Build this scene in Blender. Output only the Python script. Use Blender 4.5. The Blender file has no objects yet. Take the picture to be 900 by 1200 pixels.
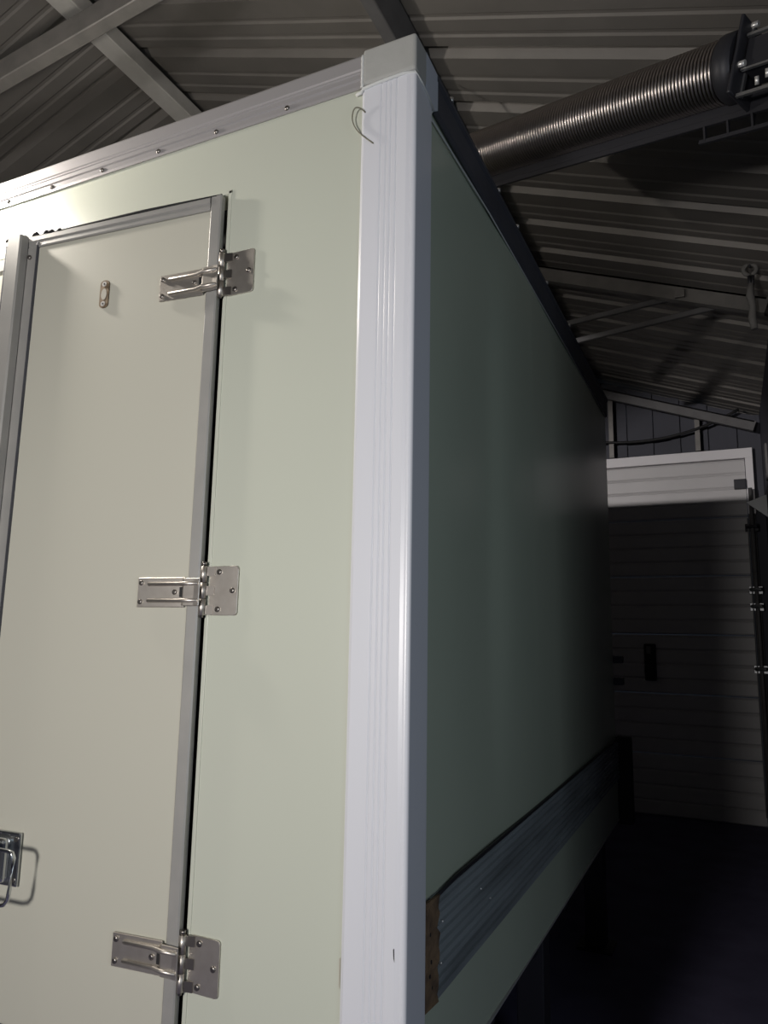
import bpy, bmesh, math, random
from mathutils import Vector, Matrix
random.seed(4)
S = bpy.context.scene
COL = S.collection
# ---------------------------------------------------------------- camera
cd = bpy.data.cameras.new('camera'); cam = bpy.data.objects.new('camera', cd); COL.objects.link(cam)
R = Matrix(((0.90537457, 0.05388358, 0.42118101),
            (0.42425446, -0.15559454, -0.89207539),
            (0.01746526, 0.98635029, -0.16373169)))
cam.matrix_world = Matrix.Translation((0.61394, -1.41833, 1.6)) @ R.to_4x4()
cd.sensor_fit = 'VERTICAL'; cd.sensor_height = 24; cd.sensor_width = 18
cd.lens = 860 * 24 / 1200; cd.clip_start = 0.02; cd.clip_end = 200
S.camera = cam
# ---------------------------------------------------------------- world, view, big lights
W = bpy.data.worlds.new('world'); S.world = W; W.use_nodes = True
W.node_tree.nodes['Background'].inputs[0].default_value = (0.55, 0.7, 1.0, 1)
W.node_tree.nodes['Background'].inputs[1].default_value = 0.016
S.view_settings.view_transform = 'Standard'; S.view_settings.look = 'None'
S.view_settings.exposure = 0; S.view_settings.gamma = 1; S.view_settings.use_curve_mapping = False
def area(name, loc, target, size, power, color, sy=None):
    l = bpy.data.lights.new(name, 'AREA'); l.energy = power; l.color = color
    l.shape = 'DISK' if sy is None else 'RECTANGLE'; l.size = size
    if sy: l.size_y = sy
    o = bpy.data.objects.new(name, l); COL.objects.link(o); o.location = loc
    o.rotation_euler = (Vector(target) - Vector(loc)).to_track_quat('-Z', 'Y').to_euler()
    return o
area('flood_light', (-0.32, -2.6, 1.65), (-0.35, 0, 1.6), 0.30, 46, (1.0, 0.96, 0.92))
area('doorway_daylight', (2.3, -1.5, 1.7), (0.0, 1.0, 1.5), 0.8, 14, (0.80, 0.90, 1.0), 1.8)

# ---------------------------------------------------------------- materials
def mat(name, col, rough=0.5, metal=0.0, spec=0.5, var=0.0, vscale=6.0, vcol=None, bump=0.0, bscale=60.0, stretch=(1, 1, 1), fine=0.0, emit=None, estr=0, coat=0.0):
    m = bpy.data.materials.new(name); m.use_nodes = True
    nt = m.node_tree; b = nt.nodes['Principled BSDF']
    b.inputs['Base Color'].default_value = (*col, 1); b.inputs['Roughness'].default_value = rough
    b.inputs['Metallic'].default_value = metal; b.inputs['Specular IOR Level'].default_value = spec
    b.inputs['Coat Weight'].default_value = coat
    if emit: b.inputs['Emission Color'].default_value = (*emit, 1); b.inputs['Emission Strength'].default_value = estr
    if var or bump:
        tc = nt.nodes.new('ShaderNodeTexCoord'); mp = nt.nodes.new('ShaderNodeMapping'); mp.inputs['Scale'].default_value = stretch
        nt.links.new(tc.outputs['Object'], mp.inputs['Vector'])
    if var:
        n = nt.nodes.new('ShaderNodeTexNoise'); n.inputs['Scale'].default_value = vscale; n.inputs['Detail'].default_value = 6
        nt.links.new(mp.outputs[0], n.inputs['Vector'])
        r = nt.nodes.new('ShaderNodeMapRange'); r.inputs[1].default_value = 0.38; r.inputs[2].default_value = 0.72
        r.inputs[3].default_value = 0; r.inputs[4].default_value = var
        nt.links.new(n.outputs[0], r.inputs[0])
        mx = nt.nodes.new('ShaderNodeMix'); mx.data_type = 'RGBA'
        vc = vcol or tuple(c * 0.6 for c in col)
        mx.inputs[6].default_value = (*col, 1); mx.inputs[7].default_value = (*vc, 1)
        nt.links.new(r.outputs[0], mx.inputs[0]); nt.links.new(mx.outputs[2], b.inputs['Base Color'])
    if bump:
        n2 = nt.nodes.new('ShaderNodeTexNoise'); n2.inputs['Scale'].default_value = bscale
        nt.links.new(mp.outputs[0], n2.inputs['Vector'])
        bp = nt.nodes.new('ShaderNodeBump'); bp.inputs['Strength'].default_value = bump; bp.inputs['Distance'].default_value = 0.004
        nt.links.new(n2.outputs[0], bp.inputs['Height']); nt.links.new(bp.outputs[0], b.inputs['Normal'])
    return m
M = {
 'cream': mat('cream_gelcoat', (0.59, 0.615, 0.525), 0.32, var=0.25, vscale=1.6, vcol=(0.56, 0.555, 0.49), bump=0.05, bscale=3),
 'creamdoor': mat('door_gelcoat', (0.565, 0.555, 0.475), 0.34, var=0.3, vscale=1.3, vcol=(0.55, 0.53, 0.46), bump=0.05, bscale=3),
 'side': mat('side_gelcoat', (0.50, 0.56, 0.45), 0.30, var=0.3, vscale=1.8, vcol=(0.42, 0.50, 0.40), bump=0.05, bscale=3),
 'profile': mat('white_plastic_profile', (0.74, 0.75, 0.80), 0.33, var=0.25, vscale=5, stretch=(1, 1, 0.15), vcol=(0.66, 0.66, 0.70)),
 'sideprofile': mat('grey_white_profile', (0.56, 0.60, 0.68), 0.4),
 'alu': mat('brushed_aluminium_rail', (0.47, 0.45, 0.455), 0.42, metal=0.35, var=0.4, vscale=9, stretch=(0.15, 1, 1), vcol=(0.38, 0.37, 0.37)),
 'cap': mat('cast_corner_cap', (0.44, 0.44, 0.42), 0.55, var=0.4, vscale=18, vcol=(0.36, 0.36, 0.34), bump=0.2),
 'doorframe': mat('door_frame_aluminium', (0.42, 0.41, 0.39), 0.42, metal=0.3, var=0.5, vscale=12, vcol=(0.33, 0.33, 0.32)),
 'darkrail': mat('dark_grey_rail', (0.085, 0.088, 0.105), 0.6, metal=0.2, var=0.5, vscale=8),
 'scuff': mat('scuff_strip_aluminium', (0.33, 0.37, 0.39), 0.5, metal=0.2, var=0.9, vscale=16, stretch=(1, 0.1, 1), vcol=(0.17, 0.19, 0.20)),
 'brown': mat('rotten_brown_edge', (0.20, 0.13, 0.075), 0.9, var=1, vscale=28, vcol=(0.07, 0.045, 0.03), bump=0.8, bscale=90),
 'sealant': mat('white_sealant', (0.66, 0.67, 0.66), 0.6, bump=0.4, bscale=60),
 'rubber': mat('black_rubber', (0.014, 0.014, 0.015), 0.7),
 'steel': mat('stainless_steel', (0.66, 0.62, 0.57), 0.45, metal=1, var=0.3, vscale=40, vcol=(0.45, 0.40, 0.35), bump=0.03, bscale=200),
 'steeldark': mat('tarnished_steel', (0.30, 0.28, 0.26), 0.35, metal=1),
 'chrome': mat('chrome', (0.62, 0.64, 0.65), 0.24, metal=1),
 'rust': mat('rusty_brass_plate', (0.26, 0.19, 0.12), 0.55, metal=0.4, var=0.9, vscale=70, vcol=(0.10, 0.07, 0.045)),
 'pale': mat('pale_hole_filler', (0.5, 0.47, 0.4), 0.7),
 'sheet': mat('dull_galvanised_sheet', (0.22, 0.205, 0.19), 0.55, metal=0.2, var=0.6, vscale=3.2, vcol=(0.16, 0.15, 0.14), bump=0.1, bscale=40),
 'beam': mat('galvanised_beam', (0.20, 0.19, 0.18), 0.5, metal=0.35, var=0.7, vscale=14, vcol=(0.14, 0.135, 0.13)),
 'palebeam': mat('pale_galvanised_beam', (0.62, 0.60, 0.57), 0.5, metal=0.1, var=0.6, vscale=9, vcol=(0.48, 0.46, 0.43)),
 'darkbeam': mat('dark_painted_beam', (0.13, 0.127, 0.13), 0.6, var=0.5, vscale=12),
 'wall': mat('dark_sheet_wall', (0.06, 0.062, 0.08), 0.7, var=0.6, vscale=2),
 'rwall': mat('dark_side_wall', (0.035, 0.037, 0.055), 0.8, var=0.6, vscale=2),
 'floor': mat('dark_painted_concrete', (0.13, 0.12, 0.21), 0.85, var=0.7, vscale=4, vcol=(0.08, 0.075, 0.14), bump=0.3, bscale=30),
 'gdoor': mat('pale_sectional_door', (0.60, 0.585, 0.59), 0.45, var=0.35, vscale=3, vcol=(0.5, 0.49, 0.49), bump=0.05, bscale=20),
 'gframe': mat('white_door_trim', (0.80, 0.78, 0.80), 0.45),
 'spring': mat('oiled_spring_steel', (0.40, 0.36, 0.34), 0.28, metal=1),
 'black': mat('black_iron', (0.03, 0.03, 0.036), 0.5, metal=0.3),
 'galv': mat('zinc_bracket', (0.45, 0.46, 0.47), 0.3, metal=0.9),
 'bolt': mat('zinc_bolt', (0.75, 0.73, 0.70), 0.35, metal=0.6),
 'hose': mat('grey_hose', (0.17, 0.165, 0.16), 0.8, bump=0.5),
 'wire': mat('thin_greenish_wire', (0.22, 0.21, 0.16), 0.5, metal=0.3),
 'bulb': mat('lit_bulb', (1, 1, 1), 0.5, emit=(1.0, 0.93, 0.84), estr=980),
}
# ---------------------------------------------------------------- mesh helpers
class MB:
    def __init__(s): s.bm = bmesh.new()
    def box(s, a, b, m=None):
        (x0, y0, z0), (x1, y1, z1) = a, b
        v = [s.bm.verts.new(Vector(p) if m is None else m @ Vector(p)) for p in
             ((x0, y0, z0), (x1, y0, z0), (x1, y1, z0), (x0, y1, z0), (x0, y0, z1), (x1, y0, z1), (x1, y1, z1), (x0, y1, z1))]
        for f in ((3, 2, 1, 0), (4, 5, 6, 7), (0, 1, 5, 4), (1, 2, 6, 5), (2, 3, 7, 6), (3, 0, 4, 7)): s.bm.faces.new([v[i] for i in f])
        return s
    def bar(s, p, q, w, h, up=(0, 0, 1)):
        p, q = Vector(p), Vector(q); d = (q - p); L = d.length; d.normalize()
        x = d.cross(Vector(up)).normalized(); z = x.cross(d)
        m = Matrix.Translation(p) @ Matrix((x, d, z)).transposed().to_4x4()
        return s.box((-w / 2, 0, -h / 2), (w / 2, L, h / 2), m)
    def tube(s, pts, r, n=10, caps=True):
        pts = [Vector(p) for p in pts]; rings = []; ref = None
        for i, p in enumerate(pts):
            d = (pts[min(i + 1, len(pts) - 1)] - pts[max(i - 1, 0)]).normalized()
            if ref is None: ref = Vector((0, 0, 1)) if abs(d.z) < .9 else Vector((1, 0, 0))
            x = d.cross(ref).normalized(); y = d.cross(x).normalized(); ref = -y if False else ref
            rr = r[i] if isinstance(r, (list, tuple)) else r
            rings.append([s.bm.verts.new(p + (x * math.cos(2 * math.pi * k / n) + y * math.sin(2 * math.pi * k / n)) * rr) for k in range(n)])
        for a, b in zip(rings, rings[1:]):
            for k in range(n): s.bm.faces.new((a[k], a[(k + 1) % n], b[(k + 1) % n], b[k])).smooth = True
        if caps: s.bm.faces.new(rings[0][::-1]); s.bm.faces.new(rings[-1])
        return s
    def extrude(s, prof, a, b, closed=True):
        """prof: 2D points mapped by functions a(u,v)->Vector and b(u,v)->Vector"""
        A = [s.bm.verts.new(a(*p)) for p in prof]; B = [s.bm.verts.new(b(*p)) for p in prof]; n = len(prof)
        for i in range(n if closed else n - 1):
            j = (i + 1) % n; s.bm.faces.new((A[i], A[j], B[j], B[i]))
        if closed: s.bm.faces.new(A[::-1]); s.bm.faces.new(B)
        return s
    def build(s, name, m, parent=None, bevel=0, seg=2, label=None, smooth=False):
        bmesh.ops.recalc_face_normals(s.bm, faces=s.bm.faces)
        if bevel:
            es = [e for e in s.bm.edges if len(e.link_faces) == 2 and e.calc_face_angle(0) > 0.9]
            bmesh.ops.bevel(s.bm, geom=es, offset=bevel, segments=seg, affect='EDGES', profile=0.5, clamp_overlap=True)
        me = bpy.data.meshes.new(name); s.bm.to_mesh(me); s.bm.free()
        if smooth:
            for p in me.polygons: p.use_smooth = True
        o = bpy.data.objects.new(name, me); COL.objects.link(o); me.materials.append(M[m])
        if parent: o.parent = parent
        if label: o['label'] = label
        return o
def tag(o, label=None, cat=None, group=None, kind=None):
    if label: o['label'] = label
    if cat: o['category'] = cat
    if group: o['group'] = group
    if kind: o['kind'] = kind
    return o
def empty(name, loc=(0, 0, 0), **k):
    o = bpy.data.objects.new(name, None); COL.objects.link(o); o.location = loc; o.empty_display_size = .1
    return tag(o, **k)
def loc(o, p):  # parent-relative placing for children of an empty that is not at the origin
    o.location = p; return o
def dup(o, parent, m=None, location=None):
    c = o.copy(); COL.objects.link(c); c.parent = parent
    if location is not None: c.location = location
    for ch in list(o.children): dup(ch, c)
    return c

sl = bpy.data.lights.new('added_header_spot', 'SPOT'); sl.energy = 450; sl.spot_size = math.radians(27); sl.spot_blend = 0.6; sl.shadow_soft_size = .03; sl.color = (1, .95, .93)  # added spot without a fixture, brightens the back door header over the box
so = bpy.data.objects.new('added_header_spot', sl); COL.objects.link(so); so.location = (-1.63, -.17, 3.055)
so.rotation_euler = (Vector((.22, 6, 2.72)) - Vector((-1.63, -.17, 3.055))).to_track_quat('-Z', 'Y').to_euler()

# ================================================================ THE SHED
FL = MB().box((-5.6, -4.2, -0.1), (1.1, 7.6, 0.0)).build('floor', 'floor'); tag(FL, kind='structure')
Z0, A = 4.066, 0.36; XR = -2.3; ZR = Z0 - A * XR
def roofz(x): return Z0 - A * x if x >= XR else ZR - A * (XR - x)
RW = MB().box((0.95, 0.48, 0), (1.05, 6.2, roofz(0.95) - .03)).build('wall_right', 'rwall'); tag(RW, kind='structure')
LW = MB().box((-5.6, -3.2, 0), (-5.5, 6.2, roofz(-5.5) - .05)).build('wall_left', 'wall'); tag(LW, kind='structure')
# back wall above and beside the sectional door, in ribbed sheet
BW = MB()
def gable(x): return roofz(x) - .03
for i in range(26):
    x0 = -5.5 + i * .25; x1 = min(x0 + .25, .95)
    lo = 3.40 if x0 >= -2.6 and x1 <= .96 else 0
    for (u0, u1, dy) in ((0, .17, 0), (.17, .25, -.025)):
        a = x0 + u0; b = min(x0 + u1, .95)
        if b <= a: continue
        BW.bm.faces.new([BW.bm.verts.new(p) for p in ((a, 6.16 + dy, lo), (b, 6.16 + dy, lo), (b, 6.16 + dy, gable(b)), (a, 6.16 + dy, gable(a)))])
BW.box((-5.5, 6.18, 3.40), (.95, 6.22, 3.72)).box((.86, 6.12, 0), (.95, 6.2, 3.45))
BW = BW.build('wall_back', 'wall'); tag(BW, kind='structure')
# corrugated ceiling, sheet by sheet
CE = empty('ceiling', kind='structure')
PER = 0.378; PH = 1.40
PRO = [(0.0, 0.0), (0.030, 0.0), (0.036, 0), (0.110, 0), (0.120, .007), (0.135, .007), (0.145, 0), (0.212, 0), (0.222, .007), (0.237, .007), (0.247, 0), (0.300, 0), (0.322, .050), (0.352, .050), (0.378, 0.0)]
def sheet(y0, n, xa, xb):
    mb = MB(); A_, B_ = [], []
    pts = []
    for k in range(n):
        for (u, h) in PRO[:-1]: pts.append((y0 + k * PER + u, h))
    pts.append((y0 + n * PER, 0)); pts.append((y0 + n * PER + .03, .001))
    for (y, h) in pts:
        A_.append(mb.bm.verts.new((xa, y, roofz(xa) + h))); B_.append(mb.bm.verts.new((xb, y, roofz(xb) + h)))
    for i in range(len(pts) - 1): mb.bm.faces.new((A_[i], A_[i + 1], B_[i + 1], B_[i]))
    return mb
proto = {}
for k in range(9):
    off = -3.14 + k * 3 * PER
    for side, (xa, xb) in enumerate(((XR, 1.08), (-5.62, XR))):
        if side not in proto:
            proto[side] = sheet(PH - 12 * PER + 0.0, 3, xa, xb).build('roof_sheet', 'sheet', CE)
        else:
            c = proto[side].copy(); COL.objects.link(c); c.parent = CE; c.location = (0, k * 3 * PER, 0.0006 * (k % 2))
MB().bar((XR, PH - 12 * PER, ZR + .065), (XR, PH + 12 * PER, ZR + .065), .5, .01).build('ridge_cap', 'sheet', CE)

# beams
def beam(name, p, q, w, h, m, label, cat='beam', group=None, up=(0, 0, 1), chan=False):
    mb = MB()
    mb.bar(p, q, w, h, up)
    o = mb.build(name, m, None, bevel=.004, seg=1); tag(o, label, cat, group); return o
beam('ridge_beam', (XR, -3.0, ZR - .115), (XR, 6.1, ZR - .115), .12, .10, 'palebeam', 'wide pale galvanised ridge beam crossing the roof peak at upper left')
def purlin(x, label, w=.07, h=.13, m='darkbeam'):
    z = roofz(x) - h / 2 - .012
    ang = 0
    d = Vector((A, 0, 1)).normalized() if x > XR else Vector((-A, 0, 1)).normalized()
    return beam('purlin', (x, -3.0, z), (x, 6.1, z), w, h, m, label, up=tuple(d))
purlin(-.57, 'dark purlin running back under the ribbed roof, right beyond the white box top')
purlin(-4.0, 'dark purlin under the left slope of the roof')
beam('tie_beam', (-4.35, .5, 3.80), (-.66, .5, 4.245), .06, .105, 'beam', 'straight grey galvanised tie beam passing under the ridge beam in the upper left corner')
# far rafter (y 3.35) and its braces
def rafter(y, label, m='darkbeam', drop=.17, h=.10):
    t = empty('rafter', (XR, y, ZR - drop), label=label, cat='rafter')
    for xe in (.90, -5.48):
        mb = MB(); zz = roofz(xe) - drop
        mb.bar((0, 0, -h / 2 + .0), (xe - XR, 0, zz - (ZR - drop) - h / 2), .05, h)
        mb.bar((0, .02, -.004), (xe - XR, .02, zz - (ZR - drop) - .004), .09, .012)
        mb.build('chord', m, t)
    return t
r1 = rafter(3.22, 'grey steel rafter crossing under the purlin halfway down the shed', m='beam', drop=.15, h=.095)
r2 = rafter(5.95, 'farthest dark rafter just in front of the gable wall above the pale door', m='darkbeam', drop=.15, h=.09)
beam('brace', (.78, 3.34, 3.66), (-.56, 3.34, 3.525), .03, .035, 'darkbeam', 'dark slanting roof brace, the lower of two under the middle rafter', 'brace')
beam('brace', (.44, 3.30, 3.74), (-.64, 3.30, 3.64), .03, .035, 'darkbeam', 'thin slanting roof brace, the upper of two under the middle rafter', 'brace')
MB().box((.40, 3.17, 3.675), (.46, 3.195, 3.725)).build('gusset', 'beam', None, bevel=.003)
g = bpy.data.objects['gusset']; tag(g, 'small pale plate on the lower edge of the middle rafter', 'plate')
# strip posts above the back door
for i, (x, lab) in enumerate(((-.39, 'thin pale upright strip above the back door, the one nearest the white box'), (.41, 'thin pale upright strip above the back door, the one nearer the right wall'))):
    o = MB().box((x - .022, 6.05, 3.385), (x + .022, 6.08, roofz(x) - .16)).build('upright_strip', 'beam'); tag(o, lab, 'strip', 'upright strips over the back door')
pts = []
for i in range(25):
    t = i / 24; x = -.7 + 1.48 * t; pts.append((x, 6.035, 3.55 - .10 * math.sin(math.pi * min(1, t * 1.0)) * 0.6 + .20 * t ** 3 + 0.03 * (1 - t)))
o = MB().tube(pts, .014, 6).build('cable', 'rubber'); tag(o, 'black cable sagging across the uprights above the back door', 'cable')

# ---------------- back sectional door
D1 = empty('door_1', (0, 6.08, 0), kind='structure')
XL, XRr = -2.5, .80
hs = .5465
for k in range(6):
    z0 = .005 + k * hs; z1 = z0 + hs - .008
    prof = [(0.0, z0)]
    n = 4
    for j in range(n):
        a = z0 + (z1 - z0) * j / n; b = z0 + (z1 - z0) * (j + 1) / n
        prof += [(-.018, a + .012), (-.018, b - .020), (-.004, b - .004)]
    prof += [(0, z1), (.03, z1), (.03, z0)]
    mb = MB().extrude(prof, lambda u, v: Vector((XL, u, v)), lambda u, v: Vector((XRr, u, v)))
    mb.build('door_section', 'gdoor', D1)
MB().box((XL - .08, -.035, 3.281), (XRr + .07, .03, 3.375)).build('header_trim', 'gframe', D1, bevel=.004)
MB().box((XRr + .005, -.035, 2.75), (XRr + .07, .03, 3.281)).build('jamb_trim', 'gframe', D1, bevel=.004)
MB().box((XRr + .005, -.03, 0), (XRr + .06, .03, 2.75)).build('jamb', 'darkbeam', D1)
MB().box((XRr - .10, -.07, 2.985), (XRr + .0, -.03, 3.075)).build('top_bracket', 'black', D1, bevel=.004)
MB().tube([(XRr + .03, -.10, .1), (XRr + .03, -.10, 2.98)], .017, 8).box((XRr - .01, -.10, .1), (XRr + .0, -.05, 2.7)).build('guide_track', 'darkbeam', D1)
for z in (2.62, 2.05, 1.90, 1.35):
    MB().box((XRr - .03, -.085, z - .04), (XRr + .08, -.055, z + .03)).tube([(XRr - .02, -.08, z), (XRr + .07, -.13, z)], .018, 8).build('roller_bracket', 'galv' if z < 2.5 else 'black', D1, bevel=.003)
MB().box((-.155, -.055, 1.21), (-.05, -.018, 1.55)).box((-.14, -.075, 1.22), (-.065, -.05, 1.40)).build('lock_plate', 'rubber', D1, bevel=.01)
MB().box((-.135, -.06, 1.46), (-.095, -.054, 1.53)).build('lock_cover', 'beam', D1)
# shelf-like triangular wall plate at right
mb = MB(); pr = [(0, 0), (.0, .11), (-.17, .11)]
mb.extrude([(.948, 2.66), (.948, 2.86), (.79, 2.80), (.80, 2.785)], lambda u, v: Vector((u, 5.72, v)), lambda u, v: Vector((u, 5.70, v)))
o = mb.build('wall_bracket', 'galv'); tag(o, 'triangular pale metal bracket sticking out from the right wall beside the back door', 'bracket')
o = MB().box((.935, 5.2, 2.9), (.95, 5.3, 3.2)).build('wall_plate', 'darkbeam'); tag(o, 'small dark plate on the right wall above the triangular bracket', 'plate')

# ---------------- hose on a hook beneath the eave
T = empty('hose_hook', (.82, 3.1, 3.77), label='grey hose end hanging from a ring hook near the right wall', cat='hook')
ring = [(0.034 * math.cos(a), 0, -.03 + .034 * math.sin(a)) for a in [i * math.pi / 8 for i in range(17)]]
MB().tube(ring, .013, 8, caps=False).tube([(0, 0, .0), (0, 0, .04)], .012, 6).build('ring', 'hose', T)
MB().tube([(-.006, 0, -.07), (-.004, 0, -.13)], .011, 6).tube([(.012, 0, -.07), (.01, 0, -.13)], .009, 6).build('clip', 'black', T)
MB().tube([(0, 0, -.12), (-.008, 0, -.19), (.003, 0, -.26), (-.004, 0, -.33), (.004, 0, -.40)], [.017, .023, .019, .023, .019], 10).build('hose_end', 'hose', T)
MB().tube([(0, 0, .03), (0, 0, roofz(.84) - 3.77 - .012)], .006, 6).build('hanger_rod', 'black', T)

# ---------------- torsion spring
Pa, Pb = Vector((.723, .788, 3.293)), Vector((-.42, 1.325, 3.618))
ax = (Pb - Pa).normalized(); Ls = (Pb - Pa).length
T = empty('torsion_spring', Pa, label='thick coiled steel torsion spring slanting under the roof behind the box top', cat='spring')
sx = ax.cross(Vector((0, 0, 1))).normalized(); sy = sx.cross(ax)
rs = .087; pitch = .0118; turns = int((Ls - .05) / pitch); seg = 20
pts = [ax * (.04 + pitch * i / seg) + (sx * math.cos(2 * math.pi * i / seg) + sy * math.sin(2 * math.pi * i / seg)) * rs for i in range(turns * seg)]
MB().tube(pts, .0050, 6).build('coil', 'spring', T)
MB().tube([ax * -.02, ax * (Ls + .05)], .076, 16).build('core_tube', 'black', T)
MB().tube([ax * -.02, ax * .03, ax * .05], [.098, .098, .08], 20).build('end_cone', 'black', T)
off = Vector((.055, .024, -.10))
MB().bar(Pb * 0 + off + ax * -.15, off + ax * (Ls + .1), .05, .012, up=sx).bar(off + ax * -.15 + Vector((0, 0, -.022)), off + ax * (Ls + .1) + Vector((0, 0, -.022)), .010, .045).build('support_angle', 'black', T)
mb = MB()
for i in range(5): mb.bar(off + ax * (-.12 + i * .075) + Vector((0, 0, -.045)), off + ax * (-.12 + i * .075) + Vector((0, 0, -.095)), .014, .006, up=ax)
mb.bar(off + ax * -.14 + Vector((0, 0, -.095)), off + ax * .20 + Vector((0, 0, -.095)), .012, .012)
mb.build('slotted_angle', 'black', T)
m = Matrix.Translation(ax * -.03) @ Matrix((sx, ax, sy)).transposed().to_4x4()
MB().box((-.085, -.006, -.125), (.085, .006, .105), m).build('end_plate', 'black', T, bevel=.006)
MB().box((-.03, -.012, -.115), (-.018, -.006, .1), m).build('plate_edge', 'galv', T)
for (u, v) in ((-.03, .095), (-.062, -.035), (.06, .08), (.05, -.1)):
    MB().tube([m @ Vector((u, .006 - .03, v)), m @ Vector((u, -.006 + .02, v))], .009, 8).build('bolt', 'bolt', T)
MB().box((-.05, -.13, -.045), (.05, -.012, .045), m).build('winding_box', 'black', T, bevel=.004)
MB().box((-.012 - .03, -.075, -.02), (.012 - .03, -.04, .02), m @ Matrix.Translation((-.0, 0, .0))).build('square_nut', 'galv', T)
MB().bar(m @ Vector((-.055, -.012, .05)), m @ Vector((-.055, -.2, .05)), .012, .008).bar(m @ Vector((-.055, -.012, -.05)), m @ Vector((-.055, -.10, -.05)), .010, .006).bar(m @ Vector((-.055, -.012, -.125)), m @ Vector((-.055, -.22, -.125)), .01, .01).build('bracket_flange', 'galv', T)
for w_ in ((-.04, -.06, -.10), (-.045, -.09, -.09), (-.05, -.1, .02)):
    MB().tube([m @ Vector(w_), m @ (Vector(w_) + Vector((-.01, 0, .02)))], .006, 8).build('bolt', 'bolt', T)
MB().tube([ax * -.05, ax * -.26], .02, 10).build('shaft', 'galv', T)
# hangers that carry it
e = ax * (Ls + .04); MB().tube([e, Vector((-.55, 1.42, 4.12)) - Pa], .005, 6).build('hanger_rod', 'black', T)

# ================================================================ THE INSULATED BOX
BX = empty('cargo_box', (0, 0, .30), label='tall cream insulated truck cargo box with white corner profile and hinged door', cat='cargo box')
BX.location = (0, 0, 0)
W0, L0, ZB, ZT = -2.42, 2.95, .63, 2.985
DL, DR, DT, DB = -1.90, -.5235, 2.731, .656      # door opening
# front wall with opening
mb = MB()
mb.box((DR, 0, ZB), (-.01, .07, ZT - .02)).box((W0, 0, ZB), (DL, .07, ZT - .02)).box((DL, 0, DT), (DR, .07, ZT - .02)).box((DL, 0, ZB), (DR, .07, DB))
mb.build('front_panel', 'cream', BX)
MB().box((DL, .055, DB), (DR, .065, DT)).build('inner_lining', 'rubber', BX)
mb = MB().box((DR + .002, -.0022, DB), (DR + .012, .01, DT + .010)).box((DL - .01, -.0022, DT + .002), (DR + .012, .01, DT + .012))
mb.build('opening_trim', 'cream', BX, bevel=.001, label='thin raised edge around the door opening')
# side wall: slightly wavy sheet (hollow added for its shading)
mb = MB(); ny, nz = 120, 24; g = {}
def sidex(y, z):
    d = .0
    # shade edge put into the shape at y = .72 with a hollow before it and a bulge beyond
    d += -.019 * min(1, max(0.1, (z - 1.03) / .6), max(0, (2.93 - z) / .5)) * math.exp(-((y - .62) / (.30 if y < .62 else .13)) ** 2) + .004 * math.exp(-((y - 1.0) / .25) ** 2)
    d += .0022 * math.sin(y * 5.1 + .8 * z) * (1 if y > 1.1 else .3) + .0012 * math.sin(z * 3.3 + y * 2)
    return d * min(1, max(0, (y - .1) / .1)) + 0.0
for i in range(ny + 1):
    for j in range(nz + 1):
        y = .02 + (L0 - .03) * i / ny; z = ZB + (ZT - ZB - .02) * j / nz
        g[i, j] = mb.bm.verts.new((sidex(y, z) - .002, y, z))
for i in range(ny):
    for j in range(nz): mb.bm.faces.new((g[i, j], g[i + 1, j], g[i + 1, j + 1], g[i, j + 1])).smooth = True
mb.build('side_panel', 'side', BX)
MB().box((W0, .07, ZB), (W0 + .06, L0 - .06, ZT - .02)).build('far_side_panel', 'cream', BX)
MB().box((W0, L0 - .06, ZB), (-.02, L0, ZT - .02)).build('rear_panel', 'cream', BX)
MB().box((W0 + .01, .01, ZT - .03), (-.015, L0 - .01, ZT - .005)).build('top_panel', 'cream', BX)
MB().box((W0 + .01, .01, ZB), (-.02, L0 - .01, ZB + .04)).build('floor_panel', 'darkrail', BX)
# corner profile, front face fluted, rounded on the outer corner
fl = [-.128, -.124]
prof = [(-.132, 0.0), (-.130, -.006), (-.122, -.011), (-.083, -.012)]
for xg in (-.076, -.062, -.050, -.036):
    prof += [(xg - .0030, -.012), (xg, -.0102), (xg + .0030, -.012)]
prof += [(-.010, -.0125), (-.002, -.011)]
for k in range(7):
    a = -math.pi / 2 + k * math.pi / 12; prof.append((.002 + .010 * math.cos(a) * 1.0, -.001 + .010 * math.sin(a)))
prof += [(.012, .02), (.012, .090), (.010, .096), (.0, .098), (-.004, .098), (-.004, .004)]
MB().extrude(prof, lambda u, v: Vector((u, v, ZB - .02)), lambda u, v: Vector((u, v, 2.905))).build('corner_profile', 'profile', BX)
prof = [(-.13, .0), (-.13, -.010), (.0, -.010), (.01, 0), (.01, .09), (0, .09), (-.004, .004)]
MB().extrude([(W0 - (u), v) for u, v in prof], lambda u, v: Vector((u, v, ZB - .02)), lambda u, v: Vector((u, v, 2.905))).build('corner_profile', 'profile', BX)
# sealant beads
zz = []
rr = random.Random(3)
pp = [(-.148 + .002 * rr.random(), -.004, 2.898), (-.132, -.008, 2.897), (-.125, -.012, 2.902), (-.08, -.0135, 2.905), (-.02, -.0135, 2.907), (.008, -.008, 2.906), (.012, .02, 2.900), (.0125, .06, 2.893), (.0125, .098, 2.880)]
MB().tube(pp, .0045, 6).build('sealant_bead', 'sealant', BX)
MB().tube([(-.127, -.0135, 2.905 + .008 * i) if i % 2 else (-.1285, -.0125, 2.905 + .008 * i) for i in range(12)], .004, 6).build('sealant_bead', 'sealant', BX)
MB().tube([(.0125, .096, 2.882), (.005, .10, 2.868), (.003, .12, 2.868), (.003, .6, 2.888), (.003, L0, 2.888)], .0026, 5).build('sealant_bead', 'sealant', BX)
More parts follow.
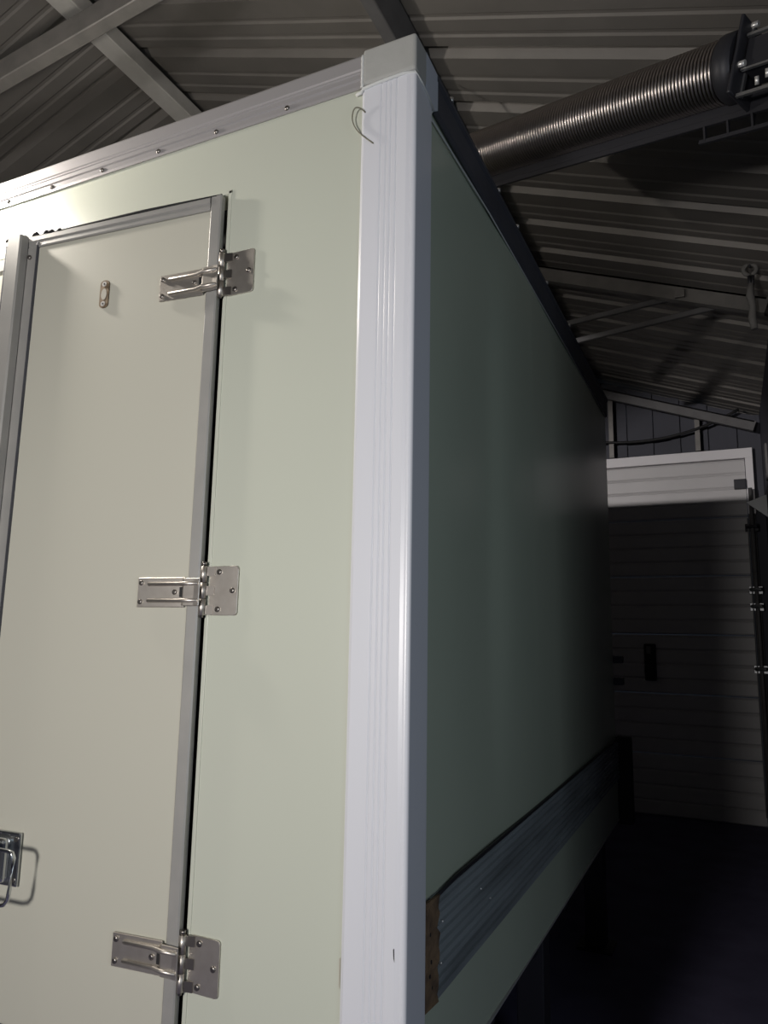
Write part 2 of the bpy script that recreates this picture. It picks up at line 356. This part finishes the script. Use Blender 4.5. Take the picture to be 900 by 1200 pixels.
# top rail on the front: ridged extrusion
prof = [(0, 2.912), (-.006, 2.910), (-.0075, 2.917), (-.007, 2.932), (-.011, 2.935), (-.011, 2.939), (-.0075, 2.941), (-.0075, 2.950), (-.010, 2.952), (-.010, 2.956), (-.013, 2.959), (-.014, 2.990), (-.010, 2.997), (.03, 2.997), (.03, 2.985), (0, 2.985)]
RA = MB().extrude(prof, lambda u, v: Vector((W0 + .10, u, v)), lambda u, v: Vector((-.130, u, v))).build('top_rail', 'alu', BX)
rv = None
for x in (-.346, -.57, -.771, -.983, -1.189, -1.38, -1.59, -1.80, -2.01, -2.22):
    if rv is None:
        mb = MB(); mb.tube([(0, 0.003, 0), (0, -.003, 0), (0, -.0055, 0)], [.0075, .0065, .0035], 10)
        rv = mb.build('rivet', 'steeldark', RA, label='dark domed rivet'); rv.location = (x, -.0075, 2.9235)
    else:
        c = dup(rv, RA); c.location = (x, -.0075, 2.9235)
# corner caps
mb = MB(); mb.box((-.127, -.017, 2.909), (.014, .055, 3.006)).build('corner_cap', 'cap', BX, bevel=.008, seg=3, label='cast grey cap on the near top corner')
mb = MB(); mb.extrude([(.05, 2.909), (.05, 3.004), (.13, 2.998), (.13, 2.90), (.11, 2.885), (.08, 2.890)], lambda u, v: Vector((0, u, v)), lambda u, v: Vector((.0135, u, v))).build('cap_side_flange', 'sideprofile', BX, bevel=.001, seg=1)
MB().box((W0 - .014, -.017, 2.909), (W0 + .11, .1, 3.006)).build('corner_cap', 'cap', BX, bevel=.008, seg=3)
# side top rail, dark
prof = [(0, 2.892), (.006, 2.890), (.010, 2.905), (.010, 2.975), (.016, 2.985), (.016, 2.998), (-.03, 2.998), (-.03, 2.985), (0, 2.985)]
SR = MB().extrude(prof, lambda u, v: Vector((u, .125, v)), lambda u, v: Vector((u, L0 - .01, v))).build('side_top_rail', 'darkrail', BX, label='dark grey rail along the top of the side wall')
b0 = None
for y in (.23, .67, .90, 1.35, 1.8):
    if b0 is None:
        b0 = MB().tube([(0, 0, -.006), (0, 0, .006)], .007, 8).build('bolt', 'bolt', SR); b0.location = (.012, y, 3.004)
    else: c = dup(b0, SR); c.location = (.012, y, 3.004)
# scuff strip on the side
prof = []
zb, zt = .838, 1.046; n = 9
prof.append((0, zb))
prof.append((.008, zb + .002))
for k in range(n):
    a = zb + .008 + (zt - zb - .016) * k / n; h = (zt - zb - .016) / n
    prof += [(.009, a), (.009, a + h * .5), (.0035, a + h * .62), (.0035, a + h * .92)]
prof += [(.010, zt - .006), (.010, zt), (0, zt + .002)]
SC = MB().extrude(prof + [(-.01, zt), (-.01, zb)], lambda u, v: Vector((u, .140, v)), lambda u, v: Vector((u, L0, v))).build('scuff_strip', 'scuff', BX, label='corrugated dark grey aluminium protection strip along the side')
MB().tube([(.006, .10, zt - .006), (.006, .3, zt + .005), (.006, L0, zt + .005)], .005, 6).build('strip_edge', 'black', SC)
for (y, z) in ((.20, .985), (.19, .905), (.47, .975), (.55, .93), (.155, .93)):
    MB().tube([(.006, y, z), (.0105, y, z)], .0028, 8).build('staple', 'bolt', SC)
mb = MB(); N = 16; A_, B_ = [], []
rr = random.Random(8)
for i in range(N + 1):
    z = .842 + (1.05 - .842) * i / N
    A_.append(mb.bm.verts.new((.004 + .003 * rr.random(), .097, z))); B_.append(mb.bm.verts.new((.005 + .005 * rr.random(), .158 + .016 * rr.random() , z)))
for i in range(N): mb.bm.faces.new((A_[i], A_[i + 1], B_[i + 1], B_[i]))
o = mb.build('rotten_edge', 'brown', BX, label='crumbling brown end of the protection strip')
sol = o.modifiers.new('s', 'SOLIDIFY'); sol.thickness = .006
for (y, z) in ((.118, .985), (.125, .930), (.118, .905), (.13, .880)):
    MB().box((.010, y - .002, z - .003), (.013, y + .002, z + .004)).build('nail', 'rubber', BX)
# bottom rail
MB().box((-.03, .10, ZB - .004), (.003, L0, ZB + .001)).build('bottom_rail', 'alu', BX, bevel=.0004, seg=1)
# chips and a small scratch on the corner profile
MB().extrude([(-.0135, .998), (-.0115, 1.000), (-.0105, .975), (-.0125, .982)], lambda u, v: Vector((u, -.0118, v)), lambda u, v: Vector((u, -.0133, v))).build('chip', 'rubber', BX)
MB().extrude([(-.137, .955), (-.134, .957), (-.1345, .90), (-.1365, .905)], lambda u, v: Vector((u, -.001, v)), lambda u, v: Vector((u, .001 - .003, v))).build('chip', 'pale', BX)

# ---- hinges: wall side belongs to the box, strap to the door
th = math.radians(4.8)
DO = Vector((-.53, -.015, 0))
Md = Matrix.Translation(DO) @ Matrix.Rotation(th, 4, 'Z')      # door-local: x = -s (towards the free edge), y = depth into the box
def screw(parent, x, y, z, mat_='steel', r=.0065):
    mb = MB().tube([(0, .002, 0), (0, -.0035, 0), (0, -.005, 0)], [r, r, r * .7], 10).build('screw', mat_, parent)
    MB_ = mb; mb.location = (x, y, z); return mb
DOOR = MB()
Hh = (2.722, .666)
DOOR.box((-.74 + .10, .002, Hh[1]), (-.034, .05, Hh[0] - .035)).box((-.66, -.0, Hh[1]), (-.63, .03, Hh[0] - .03))
DOOR = DOOR.build('door', 'creamdoor', BX, bevel=.002, seg=1, label='right-hand door leaf, standing slightly ajar')
DOOR.location = DO; DOOR.rotation_euler = (0, 0, th)
# frame stiles and rail
def stile(x0, x1, z0, z1, name='stile'):
    prof = [(x0, .012), (x0, -.003), (x0 + (x1 - x0) * .10, -.006), (x0 + (x1 - x0) * .45, -.006), (x0 + (x1 - x0) * .5, -.0035), (x0 + (x1 - x0) * .9, -.0035), (x1, -.001), (x1, .012)]
    return MB().extrude(prof, lambda u, v: Vector((u, v, z0)), lambda u, v: Vector((u, v, z1))).build(name, 'doorframe', DOOR)
stile(0.0, -.034, Hh[1], Hh[0])
prof = [(.012, Hh[0]), (-.003, Hh[0]), (-.006, Hh[0] - .004), (-.006, Hh[0] - .016), (-.0035, Hh[0] - .018), (-.0035, Hh[0] - .032), (-.001, Hh[0] - .035), (.012, Hh[0] - .035)]
MB().extrude(prof, lambda u, v: Vector((-.74, u, v)), lambda u, v: Vector((-.035, u, v))).build('top_frame', 'doorframe', DOOR)
MB().box((-.636, -.004, Hh[1]), (-.617, .012, Hh[0] - .036)).build('inner_flange', 'doorframe', DOOR)
MB().box((-.6175, -.006, Hh[1]), (-.6145, .012, Hh[0] - .02)).build('glazing_bead', 'darkrail', DOOR)
MB().box((-.74, -.004, Hh[1]), (-.636, .002, Hh[0] - .036)).build('stile', 'doorframe', DOOR)
prof = [(-.712, -.005), (-.700, -.034), (-.655, -.034), (-.650, -.030), (-.650, -.005)]
MB().extrude(prof, lambda u, v: Vector((u, v, Hh[1])), lambda u, v: Vector((u, v, Hh[0] - .004))).build('cover_bar', 'doorframe', DOOR, bevel=.002, seg=1, label='raised aluminium bar down the free edge of the door')
for xx in (-.722, -.733): MB().box((xx - .002, -.007, Hh[1]), (xx + .002, -.003, Hh[0] - .03 + (xx + .722) * -1)).build('bead', 'darkrail', DOOR)
screw(DOOR, -.640, -.006, 2.655, 'steeldark')
# torn gasket above the door; the long black bead paints the shaded gap
mb = MB(); rr = random.Random(5)
for (s_, w_, h) in ((-.535, .012, .006), (-.560, .022, .008), (-.583, .014, .012), (-.618, .020, .014), (-.66, .02, .007), (-.725, .015, .009)):
    mb.tube([(s_, .0, Hh[0] + .001), (s_ - w_ * .4, -.002, Hh[0] + h * .6), (s_ - w_, -.001, Hh[0] + h * .5), (s_ - w_ * 1.4, 0, Hh[0] + .002)], [.003, .006, .005, .002], 7)
mb.tube([(-.002, -.001, Hh[0] + .002), (-.25, -.002, Hh[0] + .0035), (-.50, -.001, Hh[0] + .002), (-.74, 0, Hh[0] + .001)], [.0025, .0045, .003, .002], 6)
mb.build('gasket_and_gap_shade', 'rubber', DOOR)
# small rusty plate
def rplate(x0, x1, z0, z1, y0, y1, r, name, m, parent):
    pr = []
    for cx, cz, a0 in ((x1 - r, z1 - r, 0), (x0 + r, z1 - r, 90), (x0 + r, z0 + r, 180), (x1 - r, z0 + r, 270)):
        for k in range(5):
            a = math.radians(a0 + k * 22.5); pr.append((cx + r * math.cos(a), cz + r * math.sin(a)))
    return MB().extrude(pr, lambda u, v: Vector((u, y0, v)), lambda u, v: Vector((u, y1, v))).build(name, m, parent, bevel=.0008, seg=1)
PL = rplate(-.3765, -.3465, 2.462, 2.542, -.003, .001, .0125, 'lock_keeper', 'rust', DOOR)
PL['label'] = 'small rusty screwed plate high on the door'
def oval(cx, cz, rx, rz, y0, y1, parent, m, name):
    n = 16; pr = [(cx + rx * math.cos(2 * math.pi * k / n), cz + rz * math.sin(2 * math.pi * k / n)) for k in range(n)]
    return MB().extrude(pr, lambda u, v: Vector((u, y0, v)), lambda u, v: Vector((u, y1, v))).build(name, m, parent)
oval(-.3615, 2.501, .0095, .0165, -.0036, -.002, DOOR, 'pale', 'keeper_hole')
for z in (2.530, 2.473):
    oval(-.3615, z, .0072, .0072, -.0048, -.002, DOOR, 'bolt', 'screw')
    oval(-.3615, z, .0025, .0025, -.0052, -.004, DOOR, 'rubber', 'screw_slot')

def hinge(z, zd):
    # wall leaf
    WL = empty('hinge', (0, 0, 0)); WL.parent = BX; WL.location = (-.47, 0, z)
    rplate(-.040, .042, -.058, .058, -.006, -.0015, .008, 'wall_leaf', 'steel', WL)
    for (u, v) in ((-.012, .044), (-.012, -.044), (.028, .0)): 
        s_ = MB().tube([(u, -.004, v), (u, -.0085, v), (u, -.010, v)], [.0068, .0068, .004], 10).build('screw', 'steeldark', WL)
    mb = MB()
    for (a, b) in ((-.058, -.020), (-.0188, .0188), (.020, .058)):
        mb.tube([(-.052, -.014, a), (-.052, -.014, b)], .0078, 12)
    mb.build('knuckle', 'steel', WL)
    MB().tube([(-.052, -.014, -.064), (-.052, -.014, .066)], .0045, 10).tube([(-.052, -.014, .060), (-.052, -.014, .068)], .0065, 10).build('pin', 'steeldark', WL)
    mb = MB()
    for v in (-.046, 0, .046): MB().bar((-.052, -.010, v), (-.024, -.0055, v), .022, .006, up=(0, 1, 0)).build('knuckle_tongue', 'steeldark', WL)
    # strap on the door
    ST = MB(); z = zd
    ST.box((-.176, -.0065, z - .036), (-.040, -.0025, z + .036))
    ST.extrude([(-.046, -.0025), (-.046, -.0065), (-.036, -.016), (-.006, -.017), (.010, -.019), (.010, -.015), (-.006, -.012), (-.034, -.011)],
               lambda u, v: Vector((u, v, z - .033)), lambda u, v: Vector((u, v, z + .033)))
    ST = ST.build('hinge_strap', 'steel', DOOR, bevel=.0015, seg=1)
    rb = None
    mb = MB()
    for v in (-.020, .020):
        mb.tube([(-.146, -.004, z + v), (-.142, -.0085, z + v), (-.06, -.0095, z + v), (-.036, -.017, z + v), (.006, -.0195, z + v)], [.003, .0052, .0052, .0055, .004], 8)
    mb.build('hinge_rib', 'steel', DOOR, smooth=True)
    for (u, v) in ((-.165, .023), (-.165, -.023), (-.066, 0)):
        MB().tube([(u, -.006, z + v), (u, -.0095, z + v), (u, -.011, z + v)], [.0065, .0065, .004], 10).build('screw', 'steeldark', DOOR)
    MB().box((-.052, -.0085, z - .012), (-.036, -.0015 - .004, z + .012)).build('strap_slot', 'rubber', DOOR)
hinge(2.500, 2.486); hinge(1.694, 1.690); hinge(.878, .882)

# latch on the left edge of the view, chrome recessed dish with a bail handle
LX = -.47
def lb(x, y, z): return Vector((x, y, z))
MB().box((LX - .17, -.010, .975), (LX, -.002, 1.10)).build('latch_plate', 'chrome', DOOR, bevel=.008, seg=3, label='chrome door latch plate')
MB().box((LX - .15, -.030, .985), (LX - .028, -.008, 1.088)).build('latch_body', 'chrome', DOOR, bevel=.010, seg=3, label='chrome raised latch body')
MB().box((LX - .13, -.033, 1.0), (LX - .055, -.027, 1.05)).build('latch_recess', 'rubber', DOOR)
for (u, z) in ((-.012, 1.085), (-.012, .99)): MB().tube([(LX + u, -.008, z), (LX + u, -.0125, z)], .006, 8).build('screw', 'steeldark', DOOR)
hw = [(LX - .17, -.030, 1.083), (LX - .14, -.080, 1.083), (LX + .045, -.086, 1.083), (LX + .056, -.086, 1.080), (LX + .062, -.086, 1.070), (LX + .058, -.086, 1.00), (LX + .055, -.086, .978), (LX + .045, -.086, .966), (LX + .03, -.086, .962), (LX - .14, -.080, .962), (LX - .17, -.030, .962)]
MB().tube(hw, .0048, 8).build('bail_handle', 'chrome', DOOR, smooth=False, label='bent chrome rod handle')

# left door leaf
LD = MB().box((DL + .004, -.006, .666), (-1.285, .04, 2.722)).build('door', 'creamdoor', BX, bevel=.002, label='left-hand door leaf, shut')
MB().box((-1.325, -.012, .666), (-1.283, 0, 2.722)).build('stile', 'doorframe', LD)
MB().box((DL + .004, -.012, 2.685), (-1.325, 0, 2.722)).build('top_frame', 'doorframe', LD)

# chassis under the box
for x in (-.62, -1.80): MB().box((x - .04, .1, ZB - .20), (x + .04, L0 - .05, ZB)).build('chassis_rail', 'black', BX, bevel=.005)
for k in range(6):
    y = .25 + k * .5; MB().box((W0 + .04, y - .03, ZB - .10), (-.05, y + .03, ZB - .001)).build('cross_member', 'black', BX)
for x in (-.12, W0 + .12):
    for y in (.30, 1.50, 2.85):
        MB().box((x - .05, y - .05, .012), (x + .05, y + .05, ZB - .05)).box((x - .09, y - .09, 0), (x + .09, y + .09, .014)).build('support_leg', 'black', BX, bevel=.004)
MB().box((-.01, L0 + .005, .60), (.075, L0 + .07, 1.06)).build('rubber_buffer', 'rubber', BX, bevel=.01, label='black buffer on the far bottom corner')
for z in (1.48, 1.36): MB().box((-.02, L0 - .005, z - .02), (.045, L0 + .06, z + .02)).build('rear_latch', 'darkrail', BX, bevel=.004)

# wire loop
pts = [(-.118, -.014, 2.835), (-.128, -.018, 2.846), (-.142, -.02, 2.850), (-.150, -.018, 2.838), (-.150, -.016, 2.818), (-.138, -.016, 2.792), (-.118, -.017, 2.768), (-.094, -.016, 2.745)]
fine = []
for i in range(len(pts) - 1):
    p0 = Vector(pts[max(i - 1, 0)]); p1 = Vector(pts[i]); p2 = Vector(pts[i + 1]); p3 = Vector(pts[min(i + 2, len(pts) - 1)])
    for k in range(5):
        t = k / 5; fine.append(.5 * ((2 * p1) + (p2 - p0) * t + (2 * p0 - 5 * p1 + 4 * p2 - p3) * t * t + (3 * p1 - p0 - 3 * p2 + p3) * t ** 3))
fine.append(Vector(pts[-1]))
o = MB().tube(fine, .0017, 6).build('wire_loop', 'wire'); tag(o, 'thin bent wire loop on the top of the white corner profile', 'wire')

# hanging work lamp just left of the frame, close to the box front
T = empty('work_lamp', (-1.63, -.22, 3.05), label='lit bare bulb work lamp hanging in front of the box', cat='lamp')
bm = MB(); bmesh.ops.create_uvsphere(bm.bm, u_segments=20, v_segments=12, radius=.034)
bm.build('bulb', 'bulb', T, smooth=True)
MB().tube([(0, 0, .045), (0, 0, .12)], .018, 10).build('socket', 'black', T)
zt_ = 4.05
MB().tube([(0, 0, .12), (-.5, -.6, .9), (-.9, -1.1, 1.28)], .004, 6).build('cord', 'black', T)
